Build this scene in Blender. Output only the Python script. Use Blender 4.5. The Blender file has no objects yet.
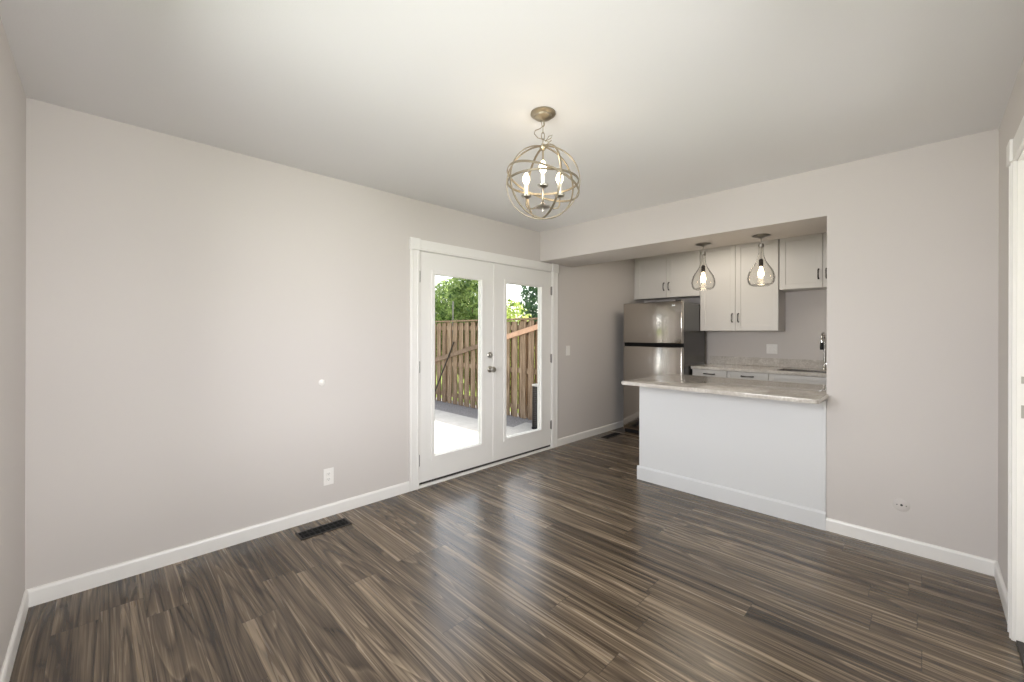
import bpy, bmesh, math, random
from mathutils import Vector, Matrix
random.seed(7)
sc = bpy.context.scene
COL = sc.collection
PI = math.pi
R = math.radians

# ------------------------------------------------------------------ camera
cam_d = bpy.data.cameras.new('camera')
cam = bpy.data.objects.new('camera', cam_d)
COL.objects.link(cam)
cam_d.sensor_fit = 'HORIZONTAL'
cam_d.sensor_width = 36.0
cam_d.lens = 36.0 * 413.54 / 1024.0
cam_d.shift_y = -8.21 / 1024.0
cam_d.clip_start = 0.02
cam_d.clip_end = 300
cam.matrix_world = (Matrix.Translation((0, 0, 1.3205)) @ Matrix.Rotation(R(45.18), 4, 'Z')
                    @ Matrix.Rotation(R(90), 4, 'X') @ Matrix.Rotation(R(0.1536), 4, 'Z'))
sc.camera = cam

# ------------------------------------------------------------------ colour management, world, sun, added fill light
vs = sc.view_settings
vs.view_transform = 'Standard'
vs.look = 'None'
vs.gamma = 1.0
vs.use_curve_mapping = False
vs.exposure = 0.14
sc.cycles.use_denoising = True
sc.cycles.max_bounces = 14
sc.cycles.diffuse_bounces = 8
sc.cycles.glossy_bounces = 6
sc.cycles.transmission_bounces = 10
sc.cycles.transparent_max_bounces = 16
sc.cycles.sample_clamp_indirect = 6.0
sc.cycles.caustics_reflective = False
sc.cycles.caustics_refractive = False

world = bpy.data.worlds.new('sky')
sc.world = world
world.use_nodes = True
wn = world.node_tree
wn.nodes.clear()
w_out = wn.nodes.new('ShaderNodeOutputWorld')
w_bg = wn.nodes.new('ShaderNodeBackground')
w_sky = wn.nodes.new('ShaderNodeTexSky')
w_sky.sky_type = 'NISHITA'
w_sky.sun_disc = False
w_sky.sun_elevation = R(56)
w_sky.sun_rotation = 0.0
w_sky.dust_density = 4.0
w_sky.air_density = 1.0
w_bg.inputs['Strength'].default_value = 0.55
w_hsv = wn.nodes.new('ShaderNodeHueSaturation')   # thin bright cloud: paler than a clear sky
w_hsv.inputs['Saturation'].default_value = 0.35
wn.links.new(w_sky.outputs[0], w_hsv.inputs['Color'])
wn.links.new(w_hsv.outputs[0], w_bg.inputs[0])
wn.links.new(w_bg.outputs[0], w_out.inputs[0])


def lamp(name, kind, loc, energy, color, **kw):
    d = bpy.data.lights.new(name, kind)
    d.energy = energy
    d.color = color
    for k, v in kw.items():
        if k not in ('direction',):
            setattr(d, k, v)
    o = bpy.data.objects.new(name, d)
    COL.objects.link(o)
    o.location = loc
    if 'direction' in kw:
        o.rotation_euler = Vector(kw['direction']).to_track_quat('-Z', 'Y').to_euler()
    return o


SUN_DIR = (0.03, -math.cos(R(56)), -math.sin(R(56)))
lamp('sun', 'SUN', (-6, 8, 12), 7.5, (1.0, 0.95, 0.86), angle=R(0.6), direction=SUN_DIR)
# added fill lamps outside two unseen windows, then daylight through the right doorway
lamp('rear_fill_light', 'AREA', (-0.85, -1.25, 1.6), 130, (0.985, 0.985, 1.0), shape='RECTANGLE', size=1.9, size_y=1.1, direction=(-0.12, 1, -0.15))
lamp('side_fill_light', 'AREA', (1.35, 1.2, 1.6), 110, (0.985, 0.985, 1.0), shape='RECTANGLE', size=1.6, size_y=1.1, direction=(-1, 0.0, -0.12))
lamp('doorway_daylight', 'AREA', (1.6, 2.6, 1.1), 18, (0.985, 0.985, 1.0), shape='RECTANGLE', size=1.5, size_y=1.8, direction=(-1, -0.2, 0.0))
# added kitchen fill lamp without a fixture, hidden behind the dropped header
lamp('kitchen_fill_light', 'AREA', (-1.75, 4.75, 2.41), 9.5, (1.0, 0.90, 0.76), shape='DISK', size=1.0, direction=(0, 0, -1))


# ------------------------------------------------------------------ materials
def mat(name, color=(.8, .8, .8), rough=.5, metal=0.0, spec=.5, **kw):
    m = bpy.data.materials.new(name)
    m.use_nodes = True
    b = m.node_tree.nodes['Principled BSDF']
    b.inputs['Base Color'].default_value = (*color, 1)
    b.inputs['Roughness'].default_value = rough
    b.inputs['Metallic'].default_value = metal
    b.inputs['Specular IOR Level'].default_value = spec
    for k, v in kw.items():
        b.inputs[k].default_value = v
    return m


class NT:
    """small node-tree writer"""
    def __init__(s, m):
        s.t = m.node_tree
        s.b = s.t.nodes['Principled BSDF']

    def n(s, typ, **kw):
        o = s.t.nodes.new(typ)
        for k, v in kw.items():
            setattr(o, k, v)
        return o

    def l(s, a, b):
        s.t.links.new(a, b)

    def math(s, op, a, b=None, c=None, clamp=False):
        o = s.n('ShaderNodeMath', operation=op)
        o.use_clamp = clamp
        for i, v in enumerate((a, b, c)):
            if v is None:
                continue
            if isinstance(v, (int, float)):
                o.inputs[i].default_value = v
            else:
                s.l(v, o.inputs[i])
        return o.outputs[0]

    def comb(s, x, y, z):
        o = s.n('ShaderNodeCombineXYZ')
        for i, v in enumerate((x, y, z)):
            if isinstance(v, (int, float)):
                o.inputs[i].default_value = v
            else:
                s.l(v, o.inputs[i])
        return o.outputs[0]

    def noise(s, vec, scale, detail=3, rough=.5, dist=0.0):
        o = s.n('ShaderNodeTexNoise')
        o.inputs['Scale'].default_value = scale
        o.inputs['Detail'].default_value = detail
        o.inputs['Roughness'].default_value = rough
        o.inputs['Distortion'].default_value = dist
        if vec is not None:
            s.l(vec, o.inputs['Vector'])
        return o.outputs['Fac']

    def ramp(s, fac, stops, interp='LINEAR'):
        o = s.n('ShaderNodeValToRGB')
        cr = o.color_ramp
        cr.interpolation = interp
        while len(cr.elements) < len(stops):
            cr.elements.new(0.5)
        for e, (p, c) in zip(cr.elements, stops):
            e.position = p
            e.color = (*c, 1) if len(c) == 3 else c
        s.l(fac, o.inputs[0])
        return o.outputs['Color']

    def mix(s, fac, a, b, blend='MIX'):
        o = s.n('ShaderNodeMix', data_type='RGBA', blend_type=blend)
        for i, v in ((0, fac), (6, a), (7, b)):
            if isinstance(v, (int, float)):
                o.inputs[i].default_value = v
            elif isinstance(v, tuple):
                o.inputs[i].default_value = (*v, 1)
            else:
                s.l(v, o.inputs[i])
        return o.outputs[2]

    def pos(s):
        return s.n('ShaderNodeNewGeometry').outputs['Position']

    def bump(s, h, strength, dist):
        o = s.n('ShaderNodeBump')
        o.inputs['Strength'].default_value = strength
        o.inputs['Distance'].default_value = dist
        s.l(h, o.inputs['Height'])
        s.l(o.outputs[0], s.b.inputs['Normal'])


def paint(name, color, rough=.6, bump=.08, scale=260):
    m = mat(name, color, rough, spec=.3)
    t = NT(m)
    h = t.noise(t.pos(), scale, 2)
    t.bump(h, bump, .002)
    v = t.noise(t.pos(), 1.3, 2)
    c = t.mix(v, tuple(x * .98 for x in color), tuple(min(1, x * 1.02) for x in color))
    t.l(c, t.b.inputs['Base Color'])
    return m


M = {}
M['wall'] = paint('greige_wall_paint', (.60, .565, .54))
M['ceiling'] = paint('white_ceiling_paint', (.775, .770, .775), .8, .15, 140)
M['trim'] = mat('white_trim_paint', (.80, .785, .76), .35)
M['door'] = mat('white_door_paint', (.78, .765, .74), .38)
M['panel'] = mat('white_panel_paint', (.67, .675, .68), .4)
M['cabinet'] = mat('white_cabinet_paint', (.66, .64, .61), .4)
M['plastic'] = mat('white_plastic', (.82, .80, .77), .35)
M['slot'] = mat('dark_slot', (.03, .03, .03), .6)
M['bronze'] = mat('dark_bronze_metal', (.04, .034, .030), .40, .6)
M['black'] = mat('black_plastic', (.010, .010, .011), .55, spec=.25)
M['nickel'] = mat('brushed_nickel', (.45, .43, .40), .28, 1.0)
M['pull'] = mat('dark_polished_pull_metal', (.13, .12, .11), .25, 1.0)
M['chrome'] = mat('chrome', (.75, .75, .75), .08, 1.0)
M['champagne'] = mat('champagne_metal', (.345, .30, .225), .40, .9)
M['candle'] = mat('candle_sleeve', (.85, .80, .70), .5)
M['hinge'] = mat('satin_hinge_metal', (.22, .21, .20), .4, .9)
M['fridge_side'] = mat('dark_grey_enamel', (.040, .039, .037), .22)
M['gasket'] = mat('dark_gasket', (.006, .006, .006), .7, spec=.15)

# stainless steel: vertical brushing
m = M['steel'] = mat('stainless_steel', (.50, .465, .425), .24, 1.0)
t = NT(m)
sp = t.n('ShaderNodeSeparateXYZ'); t.l(t.pos(), sp.inputs[0])
br = t.noise(t.comb(t.math('MULTIPLY', sp.outputs[0], 3.0), t.math('MULTIPLY', sp.outputs[1], 3.0), t.math('MULTIPLY', sp.outputs[2], 420.0)), 1.0, 2)
t.l(t.math('MULTIPLY_ADD', br, .06, .11), t.b.inputs['Roughness'])
wv = t.noise(t.comb(t.math('MULTIPLY', sp.outputs[0], 5.0), 0.0, t.math('MULTIPLY', sp.outputs[2], .4)), 1.0, 1)
t.bump(wv, .12, .02)


def glass_mat(name, tint=(1, 1, 1), f0=.05, extra=.0, rough=.0):
    m = bpy.data.materials.new(name)
    m.use_nodes = True
    nt = m.node_tree
    nt.nodes.clear()
    out = nt.nodes.new('ShaderNodeOutputMaterial')
    tr = nt.nodes.new('ShaderNodeBsdfTransparent'); tr.inputs[0].default_value = (*tint, 1)
    gl = nt.nodes.new('ShaderNodeBsdfGlossy'); gl.inputs['Roughness'].default_value = rough
    fr = nt.nodes.new('ShaderNodeLayerWeight'); fr.inputs['Blend'].default_value = f0
    ma = nt.nodes.new('ShaderNodeMath'); ma.operation = 'MULTIPLY_ADD'
    ma.inputs[1].default_value = .6; ma.inputs[2].default_value = extra
    mx = nt.nodes.new('ShaderNodeMixShader')
    nt.links.new(fr.outputs['Fresnel'], ma.inputs[0])
    nt.links.new(ma.outputs[0], mx.inputs[0])
    nt.links.new(tr.outputs[0], mx.inputs[1])
    nt.links.new(gl.outputs[0], mx.inputs[2])
    nt.links.new(mx.outputs[0], out.inputs[0])
    return m


M['pane'] = glass_mat('door_glass', (.97, .98, .97), .08)
M['shade_glass'] = glass_mat('clear_shade_glass', (.98, .975, .965), .12, .03, .02)


def emit(name, color, strength):
    m = mat(name, color, .4)
    b = m.node_tree.nodes['Principled BSDF']
    b.inputs['Emission Color'].default_value = (*color, 1)
    b.inputs['Emission Strength'].default_value = strength
    return m


M['bulb'] = emit('lit_candle_bulb', (1.0, .80, .55), 9.0)
M['filament'] = emit('lit_pendant_bulb', (1.0, .80, .52), 8.0)

# vinyl plank floor: planks run along X, 0.18 m wide
m = M['floor'] = mat('dark_plank_floor', (.1, .08, .06), .3)
t = NT(m)
sp = t.n('ShaderNodeSeparateXYZ'); t.l(t.pos(), sp.inputs[0])
X, Y = sp.outputs[0], sp.outputs[1]
PWID = .152
row = t.math('FLOOR', t.math('DIVIDE', Y, PWID))
fy = t.math('FRACT', t.math('DIVIDE', Y, PWID))
wn1 = t.n('ShaderNodeTexWhiteNoise', noise_dimensions='1D'); t.l(row, wn1.inputs['W'])
px = t.math('ADD', t.math('DIVIDE', X, 1.22), t.math('MULTIPLY', wn1.outputs['Value'], 7.3))
pid = t.math('FLOOR', px)
fx = t.math('FRACT', px)
wn2 = t.n('ShaderNodeTexWhiteNoise', noise_dimensions='2D'); t.l(t.comb(row, pid, 0.0), wn2.inputs['Vector'])
rnd = wn2.outputs['Value']
off = t.math('MULTIPLY', rnd, 53.0)
# long figured grain: contour lines of a noise stretched along the plank
def strain(kx, ky, detail, rough, dist):
    return t.noise(t.comb(t.math('ADD', t.math('MULTIPLY', X, kx), off), t.math('ADD', t.math('MULTIPLY', Y, ky), off), off), 1.0, detail, rough, dist)
n1 = strain(.40, 5.0, 1.0, .4, .22)
n2 = strain(.55, 20.0, 4.0, .6, .5)
n4 = strain(1.0, 75.0, 3.0, .6, .4)
n3 = strain(5.0, 260.0, 2.0, .5, 0)
def contour(src, freq, power, shift=0.0):
    """thin lines along the contours of a smooth field"""
    fr = t.math('FRACT', t.math('MULTIPLY_ADD', src, freq, shift))
    tri = t.math('SUBTRACT', 1.0, t.math('ABSOLUTE', t.math('MULTIPLY_ADD', fr, 2.0, -1.0)))
    return t.math('POWER', tri, power)
light_l = contour(n1, 12.0, 7.0)
dark_l = contour(n1, 24.0, 2.5, .37)
g = t.math('ADD', t.math('MULTIPLY', n2, .66), t.math('ADD', t.math('MULTIPLY', n4, .42), t.math('MULTIPLY', n3, .16)))
g = t.math('ADD', g, t.math('MULTIPLY', t.math('SUBTRACT', rnd, .5), .055))
g = t.math('ADD', g, t.math('MULTIPLY', light_l, .14))
g = t.math('SUBTRACT', g, t.math('MULTIPLY', dark_l, .12))
colr = t.ramp(g, [(.40, (.019, .0122, .0072)), (.52, (.060, .042, .027)), (.63, (.118, .087, .058)), (.79, (.30, .230, .158))])
e1 = t.math('MINIMUM', fy, t.math('SUBTRACT', 1.0, fy))
e2 = t.math('MINIMUM', fx, t.math('SUBTRACT', 1.0, fx))
gap = t.math('MAXIMUM', t.math('LESS_THAN', e1, .007), t.math('LESS_THAN', e2, .0013))
colr = t.mix(t.math('MULTIPLY', gap, .55), colr, (.015, .011, .008))
t.l(colr, t.b.inputs['Base Color'])
t.l(t.math('MULTIPLY_ADD', n2, .12, .20), t.b.inputs['Roughness'])
t.b.inputs['Specular IOR Level'].default_value = .55
t.bump(g, .12, .003)

# speckled granite
def granite(name, c0, c1, c2, rough):
    m = mat(name, c1, rough)
    t = NT(m)
    p = t.pos()
    a = t.noise(p, 14, 5, .65, 1.2)
    b = t.noise(p, 70, 4, .7)
    f = t.math('ADD', t.math('MULTIPLY', a, .55), t.math('MULTIPLY', b, .5))
    c = t.ramp(f, [(.36, c0), (.50, c1), (.60, c2), (.72, tuple(min(1, x * 1.25) for x in c2))])
    t.l(c, t.b.inputs['Base Color'])
    return m


M['granite'] = granite('light_granite', (.40, .365, .325), (.50, .465, .425), (.60, .57, .53), .09)

# exterior
def rough_mat(name, c0, c1, scale, rough=.9, bump=.4, dist=.02):
    m = mat(name, c0, rough, spec=.2)
    t = NT(m)
    f = t.noise(t.pos(), scale, 4, .6)
    t.l(t.ramp(f, [(.3, c0), (.7, c1)]), t.b.inputs['Base Color'])
    t.bump(f, bump, dist)
    return m


M['concrete'] = rough_mat('patio_concrete', (.43, .41, .38), (.51, .49, .455), 6, .9, .1, .005)
M['mulch'] = rough_mat('dark_mulch', (.16, .15, .148), (.38, .36, .355), 40, .95, .9, .03)
M['lawn'] = rough_mat('mown_grass', (.10, .16, .03), (.28, .33, .08), 18, .95, .6, .03)
M['siding'] = rough_mat('house_siding', (.5, .47, .42), (.55, .52, .47), 3, .8, .1, .01)
m = M['picket'] = mat('weathered_cedar', (.35, .26, .17), .85, spec=.2)
t = NT(m)
sp = t.n('ShaderNodeSeparateXYZ'); t.l(t.pos(), sp.inputs[0])
oi = t.n('ShaderNodeObjectInfo')
f = t.noise(t.comb(t.math('MULTIPLY', sp.outputs[0], 45.0), t.math('MULTIPLY', sp.outputs[1], 45.0), t.math('MULTIPLY_ADD', sp.outputs[2], 2.5, t.math('MULTIPLY', oi.outputs['Random'], 40.0))), 1.0, 4, .6, .6)
c = t.ramp(f, [(.25, (.085, .058, .040)), (.50, (.28, .205, .145)), (.8, (.55, .455, .355))])
c2 = t.mix(oi.outputs['Random'], (.80, .72, .66), (1.0, .95, .88))
t.l(t.mix(1.0, c, c2, 'MULTIPLY'), t.b.inputs['Base Color'])
M['pinkish_wood'] = rough_mat('pinkish_board', (.55, .33, .22), (.66, .42, .29), 12, .8, .1, .004)
M['brown_wood'] = rough_mat('brown_board', (.16, .11, .075), (.27, .19, .135), 12, .85, .1, .004)
M['bark'] = rough_mat('tree_bark', (.10, .07, .05), (.2, .15, .11), 30, .95, .8, .02)


def leaf_mat(name, c0, c1, trans):
    m = bpy.data.materials.new(name)
    m.use_nodes = True
    nt = m.node_tree
    b = nt.nodes['Principled BSDF']
    b.inputs['Roughness'].default_value = .55
    out = nt.nodes['Material Output']
    t = NT(m)
    f = t.noise(t.pos(), 5.0, 3)
    c = t.ramp(f, [(.35, c0), (.65, c1)])
    t.l(c, b.inputs['Base Color'])
    tl = t.n('ShaderNodeBsdfTranslucent')
    t.l(c, tl.inputs[0])
    mx = t.n('ShaderNodeMixShader')
    mx.inputs[0].default_value = trans
    t.l(b.outputs[0], mx.inputs[1])
    t.l(tl.outputs[0], mx.inputs[2])
    t.l(mx.outputs[0], out.inputs[0])
    return m


M['leaf_mid'] = leaf_mat('mid_green_leaves', (.05, .11, .03), (.44, .54, .20), .5)
M['leaf_bright'] = leaf_mat('yellow_green_leaves', (.16, .25, .05), (.60, .66, .20), .5)
M['leaf_dark'] = leaf_mat('dark_green_leaves', (.06, .12, .075), (.17, .27, .15), .35)


# ------------------------------------------------------------------ mesh helpers
class MB:
    def __init__(s):
        s.bm = bmesh.new()

    def box(s, x0, x1, y0, y1, z0, z1, bev=0.0, seg=2):
        x0, x1 = sorted((x0, x1)); y0, y1 = sorted((y0, y1)); z0, z1 = sorted((z0, z1))
        v = [s.bm.verts.new(p) for p in ((x0, y0, z0), (x1, y0, z0), (x1, y1, z0), (x0, y1, z0), (x0, y0, z1), (x1, y0, z1), (x1, y1, z1), (x0, y1, z1))]
        fs = [s.bm.faces.new([v[i] for i in q]) for q in ((3, 2, 1, 0), (4, 5, 6, 7), (0, 1, 5, 4), (1, 2, 6, 5), (2, 3, 7, 6), (3, 0, 4, 7))]
        if bev:
            es = list({e for f in fs for e in f.edges})
            bmesh.ops.bevel(s.bm, geom=es, offset=bev, segments=seg, profile=.5, affect='EDGES')
        return s

    def prism(s, pts, z0, z1):
        """polygon in XY extruded in Z"""
        lo = [s.bm.verts.new((x, y, z0)) for x, y in pts]
        hi = [s.bm.verts.new((x, y, z1)) for x, y in pts]
        n = len(pts)
        s.bm.faces.new(lo[::-1]); s.bm.faces.new(hi)
        for i in range(n):
            s.bm.faces.new((lo[i], lo[(i + 1) % n], hi[(i + 1) % n], hi[i]))
        return s

    def sweep(s, prof, axis, a, b):
        """profile [(u,z)] swept along axis 'x' (u=y) or 'y' (u=x) or 'z' (u=x,z=y)"""
        def P(u, w, k):
            return (k, u, w) if axis == 'x' else ((u, k, w) if axis == 'y' else (u, w, k))
        A = [s.bm.verts.new(P(u, w, a)) for u, w in prof]
        B = [s.bm.verts.new(P(u, w, b)) for u, w in prof]
        n = len(prof)
        s.bm.faces.new(A); s.bm.faces.new(B[::-1])
        for i in range(n):
            s.bm.faces.new((A[i], B[i], B[(i + 1) % n], A[(i + 1) % n]))
        return s

    def lathe(s, prof, c=(0, 0, 0), seg=28, axis='z', cap=True):
        """profile [(r,h)] turned about an axis through c"""
        rings = []
        for r, h in prof:
            ring = []
            for k in range(seg):
                a = 2 * PI * k / seg
                p, q = r * math.cos(a), r * math.sin(a)
                d = {'z': (p, q, h), 'x': (h, p, q), 'y': (p, h, q)}[axis]
                ring.append(s.bm.verts.new((c[0] + d[0], c[1] + d[1], c[2] + d[2])))
            rings.append(ring)
        for A, B in zip(rings, rings[1:]):
            for k in range(seg):
                s.bm.faces.new((A[k], A[(k + 1) % seg], B[(k + 1) % seg], B[k]))
        if cap:
            for ring in (rings[0], rings[-1]):
                try:
                    s.bm.faces.new(ring)
                except ValueError:
                    pass
        return s

    def tube(s, pts, r, seg=8, closed=False):
        pts = [Vector(p) for p in pts]
        n = len(pts)
        rings = []
        up = None
        for i in range(n):
            a = pts[i - 1] if (i or closed) else pts[i]
            b = pts[(i + 1) % n] if (i < n - 1 or closed) else pts[i]
            d = (b - a).normalized()
            if up is None:
                up = Vector((0, 0, 1)) if abs(d.z) < .9 else Vector((1, 0, 0))
            up = (up - d * up.dot(d)).normalized()
            w = d.cross(up)
            rr = r[i] if isinstance(r, (list, tuple)) else r
            rings.append([s.bm.verts.new(pts[i] + (up * math.cos(2 * PI * k / seg) + w * math.sin(2 * PI * k / seg)) * rr) for k in range(seg)])
        m_ = n if closed else n - 1
        for i in range(m_):
            A, B = rings[i], rings[(i + 1) % n]
            for k in range(seg):
                s.bm.faces.new((A[k], B[k], B[(k + 1) % seg], A[(k + 1) % seg]))
        if not closed:
            s.bm.faces.new(rings[0]); s.bm.faces.new(rings[-1][::-1])
        return s

    def band(s, c, a, b, rad, w, th, seg=64):
        """flat ring of radius rad in the plane spanned by unit vectors a, b; w wide along the axis, th thick"""
        c, a, b = Vector(c), Vector(a).normalized(), Vector(b)
        b = (b - a * b.dot(a)).normalized()
        ax = a.cross(b)
        prof = [(-th / 2, -w / 2), (th / 2, -w / 2), (th / 2, w / 2), (-th / 2, w / 2)]
        rings = []
        for k in range(seg):
            d = a * math.cos(2 * PI * k / seg) + b * math.sin(2 * PI * k / seg)
            rings.append([s.bm.verts.new(c + d * (rad + p) + ax * q) for p, q in prof])
        for k in range(seg):
            A, B = rings[k], rings[(k + 1) % seg]
            for j in range(4):
                s.bm.faces.new((A[j], B[j], B[(j + 1) % 4], A[(j + 1) % 4]))
        return s

    def build(s, name, m, parent=None, smooth=False, loc=None):
        """link as one mesh object; vertices were given in world space, origin goes to loc / the parent's origin"""
        bmesh.ops.recalc_face_normals(s.bm, faces=s.bm.faces)
        o0 = Vector((0, 0, 0))
        p = parent
        while p is not None:
            o0 += p.location
            p = p.parent
        if parent is None and loc is not None:
            o0 = Vector(loc)
        bmesh.ops.translate(s.bm, verts=s.bm.verts, vec=-o0)
        me = bpy.data.meshes.new(name)
        s.bm.to_mesh(me)
        s.bm.free()
        me.materials.append(m)
        if smooth:
            me.polygons.foreach_set('use_smooth', [True] * len(me.polygons))
            try:
                me.set_sharp_from_angle(angle=R(35))
            except Exception:
                pass
        o = bpy.data.objects.new(name, me)
        COL.objects.link(o)
        if parent is not None:
            o.parent = parent
        elif loc is not None:
            o.location = loc
        return o


def tag(o, label=None, cat=None, group=None, kind=None):
    if label: o['label'] = label
    if cat: o['category'] = cat
    if group: o['group'] = group
    if kind: o['kind'] = kind
    return o


def thing(name, loc, label, cat, group=None, kind=None):
    o = bpy.data.objects.new(name, None)
    o.empty_display_size = .1
    COL.objects.link(o)
    o.location = loc
    return tag(o, label, cat, group, kind)


def copy_tree(o, parent=None):
    c = o.copy()
    COL.objects.link(c)
    c.parent = parent
    for ch in list(o.children):
        copy_tree(ch, c)
    return c


# ------------------------------------------------------------------ dimensions (metres)
XW = -3.042      # inner face of the French-door wall
YB = 3.464       # face of the wall with the kitchen opening
YL = -0.256      # wall behind / left
XR = 0.2696      # right wall
H = 2.44
HS = 2.114       # kitchen ceiling / soffit
XO = -0.4815     # right jamb of the kitchen opening
YK = 5.86        # kitchen far wall
DY0, DY1 = 1.912, 3.655   # French door opening
DH = 2.012
V0, V1 = .10, 1.60          # added fill-light opening in the right wall, unseen beside the camera
RY0, RY1 = 2.12, 2.78     # doorway in the right wall
YE = 4.03        # rear edge of the dropped header over the peninsula
GZ = -0.25       # outdoor ground


def struct(name, mb, m, label, cat, smooth=False):
    o = mb.build(name, m, None, smooth)
    return tag(o, label, cat, None, 'structure')


# floor and ceilings
struct('floor', MB().box(XW - .15, XR + .15, YL - .12, YK + .12, -.12, 0), M['floor'], 'dark brown wood-look plank floor with long streaky grain', 'floor')
struct('ceiling', MB().box(XW - .15, XR + .12, YL - .12, YE, H, H + .12), M['ceiling'], 'flat off-white ceiling above the empty room', 'ceiling')
# wall_left has an unseen opening added behind the camera for fill light
b = MB()
wx0, wx1, wz0, wz1 = -1.75, -.15, .9, 2.1
b.box(XW - .15, wx0, YL - .12, YL, 0, H).box(wx1, XR + .12, YL - .12, YL, 0, H).box(wx0, wx1, YL - .12, YL, 0, wz0).box(wx0, wx1, YL - .12, YL, wz1, H)
struct('wall_left', b, M['wall'], 'greige wall at the far left edge of the picture', 'wall')
# the long wall with the French doors, running on into the kitchen
b = MB()
b.box(XW - .15, XW, YL, DY0 - .02, 0, H).box(XW - .15, XW, DY1 + .02, YK + .12, 0, H + .0).box(XW - .15, XW, DY0 - .02, DY1 + .02, DH + .02, H)
struct('wall_doors', b, M['wall'], 'long greige wall holding the white French doors', 'wall')
# wall with the kitchen opening: header above, pier at right
b = MB()
b.box(XO, XR + .12, YB, YB + .115, 0, HS)
struct('wall_back', b, M['wall'], 'greige wall pier right of the kitchen opening', 'wall')
struct('beam_kitchen', MB().box(XW, XR + .12, YB, YE, HS, H), M['wall'], 'dropped greige header over the kitchen opening', 'beam')
b = MB()
b.box(XR, XR + .12, YL, V0, 0, H).box(XR, XR + .12, V1, RY0 - .02, 0, H).box(XR, XR + .12, V0, V1, 0, .9).box(XR, XR + .12, V0, V1, 2.02, H).box(XR, XR + .12, RY1 + .02, YB, 0, H).box(XR, XR + .12, RY0 - .02, RY1 + .02, 2.08, H)
struct('wall_right', b, M['wall'], 'greige wall at the right edge beside the white doorway', 'wall')
# kitchen shell
struct('ceiling_kitchen', MB().box(XW - .15, XR + .12, YE, YK + .12, H, H + .12), M['ceiling'], 'off-white kitchen ceiling behind the dropped header', 'ceiling')
struct('wall_kitchen', MB().box(XW, XR + .12, YK, YK + .12, 0, H), M['wall'], 'greige wall behind the kitchen cabinets', 'wall')
struct('wall_kitchen_side', MB().box(XR, XR + .12, YB + .115, YK, 0, H), M['wall'], 'greige wall closing the kitchen on the right', 'wall')


# baseboards
def base_prof(u0, d, h=.085):
    """d: +1/-1 direction away from the wall face at u0"""
    return [(u0, 0), (u0 + d * .013, 0), (u0 + d * .013, h - .014), (u0 + d * .009, h - .004), (u0 + d * .004, h), (u0, h)]


BB = M['trim']
b = MB().sweep(base_prof(XW, 1), 'y', YL, 1.818)
struct('baseboard_doors', b, BB, 'white baseboard left of the French doors', 'baseboard')
b = MB().sweep(base_prof(XW, 1), 'y', 3.762, YK)
struct('baseboard_kitchen', b, BB, 'white baseboard between French doors and refrigerator', 'baseboard')
b = MB().sweep(base_prof(YB, -1), 'x', XO, XR)
struct('baseboard_back', b, BB, 'white baseboard right of the peninsula', 'baseboard')
b = MB().sweep(base_prof(XR, -1), 'y', 2.872, YB)
struct('baseboard_right', b, BB, 'short white baseboard by the doorway at the right edge', 'baseboard')
b = MB().sweep(base_prof(YL, 1), 'x', XW, XR)
struct('baseboard_left', b, BB, 'white baseboard along the far left wall', 'baseboard')

# added window frame round the unseen fill-light opening behind the camera
b = MB()
b.box(wx0, wx0 + .05, YL - .11, YL - .01, wz0, wz1).box(wx1 - .05, wx1, YL - .11, YL - .01, wz0, wz1)
b.box(wx0, wx1, YL - .11, YL - .01, wz0, wz0 + .05).box(wx0, wx1, YL - .11, YL - .01, wz1 - .05, wz1).box((wx0 + wx1) / 2 - .02, (wx0 + wx1) / 2 + .02, YL - .10, YL - .03, wz0, wz1)
struct('fill_window_1', b, M['trim'], 'added white window frame in the left wall, unseen behind the camera', 'window')

b = MB()
b.box(XR + .01, XR + .11, V0, V0 + .05, .9, 2.02).box(XR + .01, XR + .11, V1 - .05, V1, .9, 2.02).box(XR + .01, XR + .11, V0, V1, .9, .95).box(XR + .01, XR + .11, V0, V1, 1.97, 2.02).box(XR + .03, XR + .10, (V0 + V1) / 2 - .02, (V0 + V1) / 2 + .02, .9, 2.02)
struct('fill_window_2', b, M['trim'], 'added white window frame in the right wall, unseen beside the camera', 'window')  # added unseen side window, made to let the fill lamp in

# French door frame (jambs, head, threshold) and casing
b = MB()
b.box(XW - .15, XW + .002, DY0 - .02, DY0 - .003, 0, DH + .018).box(XW - .15, XW + .002, DY1 + .003, DY1 + .02, 0, DH + .018).box(XW - .15, XW + .002, DY0 - .02, DY1 + .02, DH + .003, DH + .018)
struct('trim_1', b, M['trim'], 'white jamb lining around the French doors', 'trim')


def casing_prof(a0, a1, f0):
    """cross-section across the casing (a) and out from the wall (f)"""
    return [(a0, f0), (a1, f0), (a1, f0 + .014), (a1 - (a1 - a0) * .2, f0 + .019), (a0 + (a1 - a0) * .2, f0 + .017), (a0, f0 + .010)]


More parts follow.
